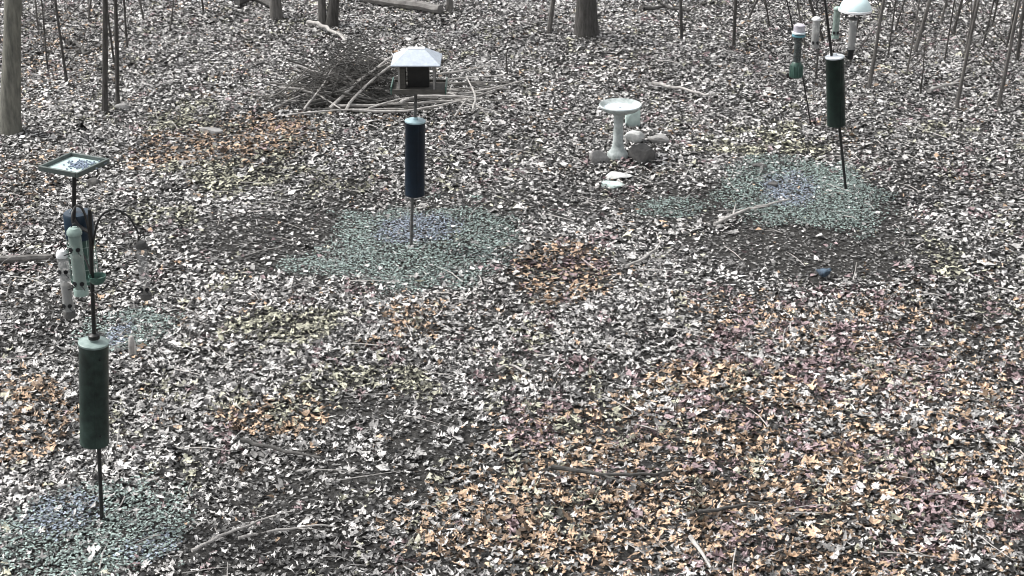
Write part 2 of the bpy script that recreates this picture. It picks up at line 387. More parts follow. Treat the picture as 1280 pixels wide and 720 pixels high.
# ------------------------------------------------------------------ twigs
def wobble(a, b, n, amp):
    a, b = Vector(a), Vector(b); P = []
    for k in range(n+1):
        t = k/n; j = amp*math.sin(math.pi*t) if 0 < k < n else 0
        P.append(lerp(a,b,t) + Vector((random.gauss(0,j), random.gauss(0,j), random.gauss(0,j*.3))))
    return P
mb = MB(); X, Y = scatter(900)
for x, y in zip(X, Y):
    L = random.uniform(.08, .4); a = random.uniform(0, 6.28); r = random.uniform(.002, .005); z = float(hgt(x,y)) + .045
    p = Vector((x,y,z)); d = Vector((math.cos(a), math.sin(a), random.uniform(-.05,.12)))*L
    mb.tube([p, p+d*.5+Vector((random.gauss(0,.01),random.gauss(0,.01),.01)), p+d], [r, r*.8, r*.4], 4, False)
tag(mb.build('twig_litter', STICK), 'thin broken twigs strewn among the fallen leaves', 'twigs', kind='stuff')
def ground_stick(pts, wpx, label, m=STICK, cat='branch', name='fallen_branch', forks=2, lift=.045, taper=.45):
    P = [G(*p) for p in pts]; r = wpx*.62/scl(P[0]); Q = spline([p + Vector((0,0,lift+r)) for p in P], 5)
    k_ = .4 if forks else .12; Q = [q + Vector((random.gauss(0,r*k_), random.gauss(0,r*k_), abs(random.gauss(0,r*k_)))) for q in Q]
    n = len(Q); t = thing(name, P[0], label, cat)
    MB().tube(Q, [r*(1-(1-taper)*i/(n-1)) for i in range(n)], 8).build('stem', m, t)
    for k in range(forks):
        i = random.randrange(n//3, n-1); d = (Q[-1]-Q[0]).normalized(); d = Matrix.Rotation(random.choice((-1,1))*random.uniform(.4,.8), 3, 'Z') @ d
        L = (Q[-1]-Q[0]).length*random.uniform(.15,.3)
        MB().tube(wobble(Q[i], Q[i]+d*L+Vector((0,0,.02)), 4, .012), [r*.5,r*.45,r*.38,r*.3,r*.2], 6).build('side_twig', m, t)
    return t
ground_stick([(893,290),(935,271),(985,258)], 4, 'bare pale fallen branch lying across seed hulls beside the leaning baffle pole')
ground_stick([(-40,332),(20,330),(72,327)], 9, 'thick weathered log lying behind the hanging clear tube feeder', LOGM, cat='log', name='fallen_log', forks=0, lift=.01, taper=.7)
ground_stick([(425,-1),(480,9),(553,21)], 11, 'long grey fallen log in the leaves behind the brush pile', LOGM, cat='log', name='fallen_log', forks=0, lift=.01, taper=.8)
ground_stick([(384,37),(408,43),(434,60)], 5, 'pale curved fallen branch at the foot of the twin dark trunks', forks=1)
ground_stick([(297,9),(320,4),(342,14)], 9, 'short black rotten log lying beside a grey trunk', STICKD, 'log', 'rotten_log', 0, .0, .6)
ground_stick([(88,62),(98,66),(110,77)], 6, 'short dark fallen limb between the thin sapling and the paired trunks', STICKD, forks=1)
ground_stick([(302,562),(350,574),(398,584)], 5, 'straight dark stick lying on pale leaves below the olive leaf patch', STICKD, forks=1)
ground_stick([(690,596),(770,606),(842,602)], 5, 'long dark stick half sunk in the tan leaves', STICKD, forks=2)
ground_stick([(860,655),(905,648),(965,634)], 5, 'dark forked stick on the brown leaf carpet', STICKD, forks=3)
ground_stick([(862,683),(875,700),(888,722)], 5, 'short pale stick next to the dark forked stick', forks=0)
ground_stick([(240,700),(285,678),(345,655)], 4, 'thin pale stick on bare ground right of the seed-strewn pole foot', forks=2)
ground_stick([(300,684),(360,672),(420,668)], 3.5, 'thin straight twig on the dark bare soil', forks=1)
ground_stick([(782,342),(808,330),(828,308)], 3.5, 'slender pale stick between the orange leaf patch and the bird bath', forks=1)
ground_stick([(815,112),(850,119),(885,128)], 4, 'straight stick lying in leaves behind the bird bath', forks=1)
ground_stick([(620,472),(640,466),(662,478)], 3.5, 'small crooked stick beside the dead weed stalks', forks=1)
ground_stick([(1160,122),(1185,113),(1212,104)], 4, 'fallen stick lying among the slender saplings', forks=1)
ground_stick([(800,20),(830,17),(862,22)], 5, 'dark fallen limb behind the bird bath near a thin stem', STICKD, forks=1)

# ------------------------------------------------------------------ stones
def stone(px, py, wpx, hpx, m, label, name='stone', flat=False, seed=0, depth=.8):
    c = G(px, py); s = scl(c); w_, h_ = wpx/s/2, hpx/s/ (1.0 if not flat else 1.0)
    bm = bmesh.new(); bmesh.ops.create_icosphere(bm, subdivisions=3, radius=1); rr = random.Random(seed)
    ns = [Vector((rr.gauss(0,1), rr.gauss(0,1), rr.gauss(0,1))).normalized() for _ in range(9)]; dd = [rr.uniform(.42,.75) for _ in ns]
    for v in bm.verts:
        for q, d in zip(ns, dd):
            e = v.co.dot(q) - d
            if e > 0: v.co -= q*e*.85
        v.co = Vector((v.co.x*w_*1.15, v.co.y*w_*depth, v.co.z*h_*.85)) * (1+rr.gauss(0,.012))
    me = bpy.data.meshes.new(name); bm.to_mesh(me); bm.free(); me.materials.append(m)
    o = bpy.data.objects.new(name, me); col.objects.link(o); o.location = c + Vector((0,0,h_*.35)); o.rotation_euler[2] = rr.uniform(-.3,.3)
    return tag(o, label, 'stone')
stone(265,167,26,8, STONE, 'grey stone half buried beside the orange-brown leaf patch', seed=1)
stone(152,137,26,6, STONE, 'flat grey stone at the foot of the paired thin trunks', seed=2)
stone(790,158,25,24, STONET, 'pale greenish white boulder behind the bird bath pedestal', 'boulder', seed=3)
stone(794,178,26,13, STONEP, 'flat white stone stacked between the boulder and the dark stone', seed=4)
stone(801,202,32,24, STONED, 'dark blocky stone beside the bird bath foot', seed=5)
stone(749,204,25,19, STONE, 'grey block of stone on the open side of the bird bath foot', seed=6)
stone(771,222,38,6, STONEP, 'thin pale slab lying in front of the bird bath', 'stone_slab', True, 7)
stone(765,232,30,6, STONET, 'smaller greenish slab in front of the thin pale slab', 'stone_slab', True, 8)
stone(822,178,30,10, STONE, 'low grey stone in leaves beyond the dark blocky stone', seed=9)
stone(966,234,16,8, STONED, 'small dark stone lying in the seed hulls', seed=10)
stone(950,211,20,7, STONED, 'small dark stone behind the seed hull patch', seed=12)
stone(118,232,20,9, STONED, 'dark stone on the leaves behind the tray feeder', seed=13)

# ------------------------------------------------------------------ trees and saplings
def tree(base, top, wpx, H, m, label, name='tree', limbs=6, cat='tree', flare=1.5, group=None, lean_y=0.):
    b = G(*base); tp = V(*top, b.y); d = (tp-b).normalized(); s = scl(b); r = wpx/2/s
    nseg = 14; P, Rr = [], []; jx, jy = 0, 0
    for k in range(nseg+1):
        t = k/nseg; q = t**1.4 if True else t; L = q*H
        dd = d*L; dd.x *= (1-.35*q); dd.y = lean_y*L
        if k > 1: jx += random.gauss(0, r*.45); jy += random.gauss(0, r*.4)
        P.append(b + Vector((dd.x+jx*q, dd.y+jy*q, dd.z)) - Vector((0,0,.05 if k == 0 else 0)))
        f = 1 + (flare-1)*max(0, 1-L/(5*r+.05))**2
        Rr.append(max(r*(1-.72*q)*f*(1+random.gauss(0,.03)), .002))
    t = thing(name, b, label, cat, group)
    n = 14 if wpx > 10 else 8
    MB().tube(spline(P,2), list(np.interp(np.linspace(0,nseg,nseg*2+1), range(nseg+1), Rr)), n).build('trunk' if cat == 'tree' else 'stem', m, t)
    cr = MB(); one = cat != 'tree'
    for k in range(limbs):
        i = random.uniform(.35 if cat == 'tree' else .12, .97); ii = int(i*nseg); p = P[ii]; rr = Rr[ii]*.55; a = random.uniform(0, 6.28); L = H*(1.05-i)*random.uniform(.3,.55)
        if cat != 'tree': L = min(L, .7); rr = min(rr, .006)
        e = p + Vector((math.cos(a)*L*.75, math.sin(a)*L*.75, L*.75)); Q = wobble(p, e, 6, L*.02)
        if one: cr = MB()
        cr.tube(Q, [rr*(1-.13*j) for j in range(7)], 6, False)
        for g in range(3):
            j = random.randrange(2,6); a2 = a+random.uniform(-1,1); l2 = L*.35
            cr.tube(wobble(Q[j], Q[j]+Vector((math.cos(a2)*l2*.7, math.sin(a2)*l2*.7, l2*.7)), 3, l2*.03), [rr*.4, rr*.32, rr*.25, rr*.12], 4, False)
        if one: cr.build('branch', m, t)
    if limbs and not one: cr.build('crown', m, t)
    return t
tree((12,166),(17,0), 24, 9, BARKG, 'stout grey-green tree trunk at the edge of the orange leaves', limbs=12, flare=1.35)
tree((131,142),(132,0), 7.5, 5, BARKD, 'thicker trunk of the paired thin dark trees', limbs=7)
tree((147,134),(146,0), 5.5, 4.6, BARKD, 'thinner trunk of the paired thin dark trees, beside the flat grey stone', limbs=7)
tree((346,24),(344,0), 13, 7, BARK, 'grey tree trunk beside the short black rotten log', limbs=9)
tree((403,33),(402,0), 10, 7, BARK, 'lighter grey trunk of the twin trees above the brush pile', limbs=9)
tree((414,34),(418,0), 13, 7.5, BARKD, 'black trunk of the twin trees above the brush pile', limbs=9)
tree((733,45),(733,0), 24, 9, BARKD, 'broad dark tree trunk beyond the bird bath', limbs=12, flare=1.45)
SAP = [((84,106),(69,0),4,'thin sapling between the stout trunk and the paired thin trees'), ((159,62),(155,0),3,'very thin dark sapling just beyond the paired thin trees'),
       ((143,80),(134,18),3,'slanting thin stem crossing between the paired thin trees'), ((26,24),(25,0),5,'small dark sapling behind the stout grey-green trunk'),
       ((686,42),(692,0),6,'slim dark sapling left of the broad dark trunk'), ((852,52),(851,0),4,'thin upright sapling between the bird bath and the green-based tube feeder'),
       ((917,58),(919,0),4.5,'thin grey sapling beyond the seed patch of the leaning pole'), ((934,26),(948,-2),3,'thin pale slanting stem beside the thin grey sapling'),
       ((563,14),(562,0),8,'short grey sapling trunk past the end of the long grey log'), ((1086,112),(1104,0),5,'leaning grey sapling just past the white dome feeder'),
       ((1143,66),(1164,0),5.5,'dark slanting sapling with its foot in bare leaves'), ((1195,138),(1222,0),5,'tall dark leaning sapling, foremost of the slender thicket'),
       ((1191,44),(1203,0),4,'short thin stem close behind the foremost thicket sapling'), ((1212,36),(1224,0),4,'fine stem in the middle of the slender thicket'),
       ((1247,136),(1276,0),5.5,'grey leaning sapling on the outer side of the slender thicket'), ((1271,78),(1281,0),4.5,'dark thin stem at the outermost side of the thicket'),
       ((1150,120),(1160,40),2.5,'hair-thin upright shoot between the two leaning saplings'), ((1062,80),(1078,0),3,'thin stem standing behind the white dome feeder'),
       ((1030,52),(1008,-4),4,'dark forked stem behind the grey tube feeder'), ((634,95),(631,60),3,'short dry shoot rising beside the brush pile end'),
       ((1270,20),(1276,-10),4,'far thin sapling behind the thicket'), ((1020,100),(1024,30),3,'thin dark stem behind the short grey tube feeder')]
for bs, tp, wd, lb in SAP:
    hh = 2.6 if tp[1] <= 20 else .0
    if not hh: b_ = G(*bs); hh = (V(*tp, b_.y)-b_).length
    tree(bs, tp, wd, hh, BARKD if wd < 5 else BARK, lb, 'sapling', 9 if hh > 1 else 2, 'sapling', 1.2)
RL = ['between the leaning grey sapling and the dark slanting sapling, set far back', 'with its foot just in front of the dark slanting sapling', 'behind the dark slanting sapling on the thicket side',
      'crossing close beside the foremost thicket sapling', 'midway between the foremost sapling and the outer grey one', 'far back between the two fine thicket stems', 'close beside the outer grey leaning sapling',
      'standing before the foremost thicket sapling', 'just past the leaning grey sapling by the dome', 'directly behind the leaning grey sapling by the dome', 'between the pale slanting stem and the thin hook', 'behind the dark tube feeder with teal rings']
LL = ['between the stout trunk and the thin sapling', 'far back between thin sapling and paired trees', 'far back past the paired thin trees', 'in open leaves past the paired trees', 'before the short black rotten log', 'with its foot close beside the thin sapling']
for x, y, dx, wd in ((1118,40,14,2.5),(1133,95,18,2.5),(1176,30,8,3),(1206,70,14,3),(1228,60,16,2.5),(1240,34,8,2.5),(1258,60,14,3),(1180,80,14,2.2),(1110,70,10,2.2),(1098,30,6,2.5),(962,34,-6,2.5),(1007,60,-12,2.5)):
    tree((x,y), (x+dx,-2), wd, 2.4, random.choice((BARK,BARKD)), 'fine bare shoot ' + RL.pop(0), 'sapling', 7, 'sapling', 1.2, 'fine shoots beyond the leaning pole')
for x, y, dx, wd in ((48,40,-4,2.5),(110,30,4,2.5),(180,26,-6,3),(212,40,6,2.2),(255,18,-3,2.5),(60,90,-8,2.2)):
    tree((x,y), (x+dx,-2), wd, 2.4, random.choice((BARK,BARKD)), 'fine bare shoot ' + LL.pop(0), 'sapling', 7, 'sapling', 1.2, 'fine shoots around the paired trees')
# dead weed stalks
b = G(695,492); t = thing('dead_weed', b, 'clump of dry dark weed stalks standing in the leaves', 'weed')
for q in ((707,428),(700,455),(720,450),(690,462),(712,468)):
    e = V(*q, b.y+random.uniform(-.1,.1)); MB().tube(wobble(b+Vector((random.gauss(0,.02),random.gauss(0,.02),0)), e, 5, .02), [.006,.005,.005,.004,.003,.002], 5).build('stalk', STICKD, t)
# short stake
b = G(165,446); tp = V(164,420,b.y); t = thing('stake', b, 'short weathered grey wooden stake in the seed hulls near the hanging feeders', 'stake')
MB().lathe([(.018,-.03),(.022,0),(.021,.09),(.019,(tp-b).length-.01),(.010,(tp-b).length)], b, tp-b, 10).build('post', STICK, t)
MB().box(b+Vector((.026,-.003,.06)), (.014,.012,.13)).build('split_piece', mat('split_wood',(.5,.49,.47),.8), t, False)

# ------------------------------------------------------------------ brush pile
c = G(470,141); pile = thing('brush_pile', c, 'heap of dead branches and sticks behind the house feeder', 'brush pile')
def pile_branch(pts, wpx, m=STICK):
    """pts: (px, py, distance beyond the pile front)"""
    P = [V(px, py, c.y + dy + .05) for px, py, dy in pts]; P = [Vector((p.x,p.y,max(p.z, .02+float(hgt(p.x,p.y))))) for p in P]
    r = wpx*.40/scl(P[0]); Q = spline(P, 4); n = len(Q)
    Q = [q+Vector((random.gauss(0,r*.2),random.gauss(0,r*.2),random.gauss(0,r*.2))) for q in Q]
    MB().tube(Q, [r*(1-.5*i/(n-1)) for i in range(n)], 7).build('branch', m, pile)
for a in [([(372,82,.5),(398,91,.45),(430,93,.4),(478,92,.4)],5), ([(412,136,-.15),(445,104,.1),(492,70,.4)],6), ([(430,142,-.2),(452,112,0),(502,72,.3)],5.5),
          ([(420,132,-.1),(470,131,-.1),(540,127,-.1),(604,124,0)],5.5), ([(345,146,-.3),(420,138,-.2),(505,136,-.2)],4), ([(440,138,-.3),(510,138,-.3),(585,124,-.25)],5),
          ([(340,136,-.1),(370,122,.1),(420,104,.3)],4), ([(460,136,-.2),(500,124,-.1),(560,118,.1)],4), ([(484,98,.3),(520,107,.2),(560,112,.1)],4),
          ([(572,126,-.1),(590,132,-.2),(622,140,-.3)],4), ([(590,140,-.3),(594,120,-.1),(583,95,.2)],4), ([(560,116,0),(590,128,-.1),(612,146,-.3)],4),
          ([(470,70,.6),(500,80,.5),(530,90,.4)],3.5), ([(550,92,.4),(580,88,.5),(612,82,.6)],3.5), ([(550,100,.3),(600,96,.4),(640,94,.5)],3),
          ([(350,110,.2),(390,112,.2),(430,120,.1)],4), ([(380,136,-.2),(400,112,.1),(415,86,.3)],4), ([(500,128,-.2),(530,120,-.1),(590,121,-.1)],6),
          ([(568,146,-.4),(578,130,-.2),(586,122,-.1)],3), ([(440,64,.6),(470,74,.5),(500,76,.4)],4)]: pile_branch(*a)
for k in range(80):
    u = random.gauss(0,1); px = 442+40*u; py = 106+random.uniform(-28,28)*(1-min(abs(u)/3,.8)); a = random.gauss(0,.6); L = random.uniform(20,55)
    dy = (128-py)*.012 + random.uniform(-.1,.15)
    pile_branch([(px-L*math.cos(a), py-L*.8*math.sin(a)+4, dy), (px, py, dy), (px+L*math.cos(a), py+L*.8*math.sin(a)+4, dy+random.uniform(-.3,.3))], random.uniform(2,4.5), random.choice((STICKD,STICKD,STICKM,STICKM,STICK)))
for k in range(34):                             # loose sticks strewn along the foot of the heap
    px = random.uniform(360, 610); py = random.uniform(112, 142) - (8 if px > 540 else 0); a = random.gauss(0,.28); L = random.uniform(22,60)
    dy = (136-py)*.02; pile_branch([(px-L*math.cos(a), py-L*.5*math.sin(a), dy), (px, py-2, dy), (px+L*math.cos(a), py+L*.5*math.sin(a), dy)], random.uniform(2.5,4.5), random.choice((STICK,STICKM,STICKM)))
mb = MB()                                       # the tangle of fine twigs inside the heap
for k in range(900):
    u = random.gauss(0,1); x = c.x - .25 + .36*u; y = c.y+.42+random.uniform(-.4,.5); top = .56*math.exp(-(u/1.3)**2); z = random.uniform(.02, max(top,.06)); a = random.uniform(0,6.28); L = random.uniform(.12,.4)
    p = Vector((x,y,z+float(hgt(x,y)))); d = Vector((math.cos(a),math.sin(a)*.6,random.gauss(0,.38)))*L
    mb.tube([p-d*.5, p+Vector((random.gauss(0,.02),0,random.gauss(0,.02))), p+d*.5], [.005,.0045,.002], 4, False)
tag(mb.build('twig_tangle', STICKD, pile), kind='stuff')

# ------------------------------------------------------------------ feeder poles
def at(a, b, py_, Y):                           # point of the pole a-b (pixel line) at row py_
    t = (py_-a[1])/(b[1]-a[1]); return V(a[0]+(b[0]-a[0])*t, py_, Y)
def baffle(root, top, bot, dia, m, lid, trim=None):
    ax = (top-bot).normalized(); L = (top-bot).length; r = dia/2
    o = MB().lathe([(r*.94,.004),(r,0),(r,L*.012),(r*.985,L*.02),(r*.985,L*.97),(r*1.01,L*.975),(r*1.01,L)], bot, ax, 40, False).build('baffle', m, root)
    MB().lathe([(r*1.02,-.008),(r*1.035,-.006),(r*1.035,.003),(r*.97,.006),(r*.5,.009),(.022,.011),(.018,.026),(.014,.03)], top, ax, 40).build('lid', lid, o)
    MB().tube([bot+ax*(L*.025)+Vector((r*.35,-r*.92,0)), bot+ax*(L*.97)+Vector((r*.35,-r*.92,0))], .0035, 6).build('seam', m, o)
    for k in (0,1): MB().box(bot+ax*(L*(.12+.76*k))+Vector((r*.6,-r*.80,0)), (.010,.006,.010)).build('rivet', TRIM, o, False)
    return o
def tube_feeder(name, top, bot, dia, label, body, capm, basem, ports=4, group='tube feeders hanging from the feeder poles', hook=None, wide=1.0, fill=.7, dish=0):
    """a hanging tube: bail, cap, clear tube with seed, ports with perches, base"""
    H = top.z-bot.z; r = dia/2; t = thing(name, bot, label, 'bird feeder', group); c0 = Vector((top.x,top.y,bot.z))
    MB().lathe([(r*.95,H*.10),(r*.95,H*.90)], c0, n=20, caps=False).build('tube', body, t)
    MB().lathe([(r*.80,H*.10),(r*.80,H*(.1+.78*fill)),(r*.3,H*(.12+.78*fill))], c0, n=16).build('seed', SEEDF, t)
    MB().lathe([(r*1.10*wide,H*.895),(r*1.14*wide,H*.91),(r*1.08*wide,H*.95),(r*.75,H*.99),(r*.15,H)], c0, n=20).build('cap', capm, t)
    MB().lathe([(r*.7,0),(r*1.08,H*.01),(r*1.12,H*.09),(r*1.02,H*.11)], c0, n=20).build('base', basem, t)
    if dish: MB().lathe([(r*.5,-.004),(dish*.95,-.002),(dish,.014),(dish*.97,.014),(r*.6,.004)], c0, n=24).build('seed_dish', basem, t)
    for k in range(ports):
        z = H*(.2+.5*(k//2)/max(1,(ports-1)//2)) if ports > 1 else H*.3; a = R(-60) if k%2 == 0 else R(-125)
        d = Vector((math.cos(a), math.sin(a), 0)); p = c0+Vector((0,0,z))
        q = MB().lathe([(.011,r*.9),(.012,r*1.06),(.007,r*1.08)], p, d, 10).build('port', TRIM, t)
        MB().tube([p-Vector((0,0,.016))+d*r*.8, p-Vector((0,0,.016))+d*(r+.045)], .003, 6).build('perch', TRIM, t)
    hk = hook or (top+Vector((0,0,.09))); a, b = c0+Vector((-r*.9,0,H*.93)), c0+Vector((r*.9,0,H*.93))
    MB().tube(spline([a, lerp(a,hk,.6)+Vector((-.004,0,0)), hk, lerp(b,hk,.6)+Vector((.004,0,0)), b], 5), .0022, 5).build('bail', BLACK, t)
    return t
# --- station with the square tray
A, B = (126,652), (113,290); base = G(*A); Y0 = base.y
st = thing('feeder_pole', base, 'black feeder pole with grey-green baffle and curved hooks under the square tray', 'feeder pole', 'baffled feeder poles')
top = at(A,B,262,Y0); MB().tube([base-Vector((0,0,.1)), at(A,B,420,Y0), at(A,B,300,Y0), top], [.0115,.0115,.011,.010], 10).build('shaft', BLACK, st)
bt, bb = V(117,428,Y0), V(118,553,Y0); s = scl(bt)
baffle(st, bt, bb, 37/s, GREENB, LID)
MB().lathe([(.03,0),(.03,.02),(.016,.03)], at(A,B,423,Y0), (0,0,1), 16).build('clamp', BLACK, st)
hookR = spline([at(A,B,330,Y0), V(117,300,Y0), V(125,272,Y0), V(142,262,Y0), V(160,270,Y0), V(169,284,Y0), V(174,292,Y0), V(180,289,Y0)], 5)
MB().tube(hookR, .0055, 8).build('hook_arm', BLACK, st)
hookF = spline([at(A,B,318,Y0), V(110,285,Y0-.05), V(103,262,Y0-.12), V(95,258,Y0-.2), V(90,268,Y0-.26), V(91,280,Y0-.28), V(94,279,Y0-.29)], 5)
MB().tube(hookF, .005, 8).build('hook_arm', BLACK, st)
hookB = spline([at(A,B,318,Y0), V(111,290,Y0+.04), V(105,264,Y0+.1), V(97,256,Y0+.13), V(93,262,Y0+.14), V(95,266,Y0+.14)], 5)
MB().tube(hookB, .005, 8).build('hook_arm', BLACK, st)
hookL = spline([at(A,B,345,Y0), V(106,322,Y0+.05), V(95,305,Y0+.1), V(82,300,Y0+.12), V(76,304,Y0+.12), V(78,309,Y0+.12)], 5)
MB().tube(hookL, .005, 8).build('hook_arm', BLACK, st)
cupc = V(122,350,Y0-.03); sc_ = scl(cupc)
MB().tube(spline([at(A,B,366,Y0), V(122,364,Y0-.03), V(131,360,Y0-.04), V(136,354,Y0-.04)],4), .005, 7).build('perch_arm', BLACK, st)
cup = MB().lathe([(.010,0),(.030,.004),(.042,.02),(.046,.045),(.043,.045),(.038,.02),(.02,.010)], cupc-Vector((0,0,.02)), n=20).build('seed_cup', GREENP, st)
MB().tube([cupc+Vector((0,.02,0)), at(A,B,350,Y0)], .005, 6).build('cup_bracket', BLACK, st)
# tray
tc = V(92.5,204,Y0+.05); s = scl(tc); q = 87/s/math.sqrt(2); tr = thing('tray_feeder', tc-Vector((0,0,.33)), 'square open tray feeder with pale screen floor, set cornerwise on its post', 'bird feeder')
rz = R(45)+.34
def rot(x,y): c_, s_ = math.cos(rz), math.sin(rz); return Vector((x*c_-y*s_, x*s_+y*c_, 0))
MB().box(tc-Vector((0,0,.017)), (q-.012,q-.012,.006), rz).build('screen_floor', TRAYM, tr, False)
for k in range(4):
    a = k*math.pi/2; n_ = rot(math.cos(a),math.sin(a)); MB().box(tc+n_*(q/2-.006)-Vector((0,0,.008)), ((.014,q+.002*(k%2)-.028*(k%2==0),.026) if k%2 == 0 else (q,.014,.0265)), rz).build('rim', TRAYF, tr, False, .002)
mb = MB()
for k in range(130):
    p = tc + rot(random.gauss(0,.035), random.gauss(-.01,.04)) + Vector((.03,.01,-.012+random.random()*.005)); mb.box(p, (.009,.006,.005), random.random()*6)
tag(mb.build('seed', TRAYSEED, tr, False), kind='stuff')
pb = V(90.5,262,Y0+.05); MB().tube([tc-Vector((0,0,.026)), pb-Vector((0,0,.06))], .011, 10).build('post', BLACK, tr)
MB().lathe([(.05,0),(.05,.008),(.015,.02)], tc-Vector((0,0,.05)), n=16).build('flange', BLACK, tr)
pz = pb-Vector((0,0,.05)); MB().tube(spline([pz, pz+Vector((.03,-.01,-.04)), at(A,B,292,Y0)+Vector((0,.012,0))],4), .010, 8).build('bracket', BLACK, tr)
# hanging feeders of that station
yb = Y0+.14; t_, b_ = V(96,258,yb), V(97,352,yb); s = scl(t_); H = t_.z-b_.z; r = 35/s/2
cg = thing('caged_feeder', b_, 'navy-capped green wire cage feeder hanging behind the pale green tube', 'bird feeder', 'tube feeders hanging from the feeder poles')
c0 = Vector((t_.x, yb, b_.z))
MB().lathe([(r*1.0,H*.60),(r*1.03,H*.61),(r*1.03,H*.90),(r*.96,H*.925),(r*.2,H*.94)], c0, n=24).build('cap', NAVYP, cg)
MB().lathe([(r*.55,H*.06),(r*.55,H*.62)], c0, n=18).build('tube', GREENP, cg)
for k in range(14):
    a = 2*math.pi*k/14; d = Vector((math.cos(a),math.sin(a),0))*r*.98
    MB().tube([c0+d+Vector((0,0,H*.04)), c0+d+Vector((0,0,H*.68))], .0022, 5).build('cage_wire', GREENL, cg)
for z in (.06,.21,.36,.51):
    P = [c0+Vector((math.cos(a)*r*.99, math.sin(a)*r*.99, H*z)) for a in np.linspace(0,2*math.pi,25)]
    MB().tube(P, .0024, 5, False).build('cage_hoop', GREENL, cg)
MB().lathe([(r*.5,0),(r*1.02,.006),(r*1.02,.02),(r*.5,.03)], c0, n=24).build('base', GREENP, cg)
MB().tube(spline([c0+Vector((-r,0,H*.72)), c0+Vector((-r*.5,-.02,H*.93)), c0+Vector((0,0,H*1.02)), c0+Vector((r*.5,-.02,H*.93)), c0+Vector((r,0,H*.72))],5), .003, 6).build('bail', mat('bail_grey',(.3,.33,.36),.4), cg)
tube_feeder('tube_feeder', V(92,284,Y0-.29), V(92,369,Y0-.29), 17/scl(V(92,300,Y0-.29)), 'pale green tube feeder with round ports hanging before the navy-capped cage', CLEARG, GREENL, GREENL, 4, hook=hookF[-2], fill=.6)
tube_feeder('tube_feeder', V(77,312,Y0+.12), V(77,397,Y0+.12), 14/scl(V(77,350,Y0+.12)), 'clear grey tube feeder with white cap rim beside the pale green tube feeder', CLEAR, WHITEP, STONED, 4, hook=hookL[-2], fill=.5)
tube_feeder('tube_feeder', V(176,302,Y0), V(176,374,Y0), 13/scl(V(176,340,Y0)), 'clear tube feeder with dark cap hanging alone from the long curved hook', mat('faint_plastic',(.42,.42,.42),.3,alpha=.3), STONED, STONED, 2, hook=hookR[-3], fill=.12)
# --- pole with the house feeder
A, B = (513,310), (520,110); base = G(*A); Y0 = base.y
st = thing('feeder_pole', base, 'pale metal pole with long navy baffle carrying the house feeder', 'feeder pole', 'baffled feeder poles')
MB().tube([base-Vector((0,0,.1)), at(A,B,220,Y0), at(A,B,112,Y0)], .0125, 10).build('shaft', GALV, st)
bt, bb = V(519,151,Y0), V(518.5,243,Y0); baffle(st, bt, bb, 25.5/scl(bt), NAVYB, mat('lid_teal',(.30,.42,.46),.4))
hb = at(A,B,112,Y0); s = scl(hb)
hf = thing('house_feeder', hb, 'wooden house bird feeder with pale blue-white hipped roof and green tray ends', 'bird feeder')
cx = V(521.5,100,Y0).x; zf = hb.z; W = 49/s; D = W*.72
def zz(py): return V(520,py,Y0-D*.3).z
MB().box((cx+.03/2,Y0,zf+.012), (66/s,D*1.25,.022)).build('floor', WOODF, hf, False, .002)
for sx in (-1,1): MB().box((cx+.015+sx*(66/s/2+.004),Y0,zf+.03), (.010,D*1.25,.062)).build('tray_end', GREENP, hf, False, .002)
for sy in (-1,1): MB().box((cx+.015,Y0+sy*(D*.625+.004),zf+.022), (66/s-.01,.008,.038)).build('tray_lip', WOODF, hf, False, .002)
ze = zz(79); 
for sx in (-1,1):
    for sy in (-1,1): MB().box((cx+sx*W*.44,Y0+sy*D*.44,(zf+.023+ze)/2), (.014,.014,ze-zf-.023)).build('corner_post', mat('post_grey',(.28,.27,.26),.8), hf, False, .002)
MB().box((cx-W*.36,Y0,(zf+.023+ze)/2), (W*.14,D*.6,ze-zf-.026)).build('end_panel', WOODF, hf, False, .002)
MB().box((cx+.01,Y0+.02,(zf+.023+ze)/2-.01), (W*.55,D*.42,(ze-zf)*.9-.03)).build('seed_hopper', mat('dark_hopper',(.02,.02,.02),.35), hf, False, .003)
MB().box((cx,Y0,ze-.006), (W*.98,D*.98,.016)).build('top_frame', mat('frame_navy',(.015,.03,.045),.5), hf, False, .002)
rw, rd = 61/s/2, D*.80; zr = V(521,59,Y0).z; mb = MB(); kx = 11/s
e = [Vector((cx-rw,Y0-rd,ze)), Vector((cx+rw,Y0-rd,ze)), Vector((cx+rw,Y0+rd,ze)), Vector((cx-rw,Y0+rd,ze))]
for p in e: mb.v.append(p)
for p in e: mb.v.append(p+Vector((0,0,.010)))
kd = rd*.18
for x, y in ((-1,-1),(1,-1),(1,1),(-1,1)): mb.v.append(Vector((cx+x*kx,Y0+y*kd,zr-.01)))
mb.f += [(3,2,1,0)]
for k in range(4): mb.f += [(k,(k+1)%4,4+(k+1)%4,4+k), (4+k,4+(k+1)%4,8+(k+1)%4,8+k)]
mb.f += [(8,9,10,11)]
rf = mb.build('roof', ROOFM, hf, False, .003)
MB().box((cx,Y0,zr-.0075), (kx*1.9,kd*1.8,.010)).build('ridge_cap', WHITEP, rf, False, .003)
MB().tube(spline([Vector((cx-.02,Y0,zr)), Vector((cx,Y0,zr+.03)), Vector((cx+.02,Y0,zr))],4), .003, 6).build('hanger', BLACK, rf)
MB().lathe([(.03,0),(.03,.01),(.016,.02)], hb-Vector((0,0,.02)), n=14).build('flange', GALV, hf)
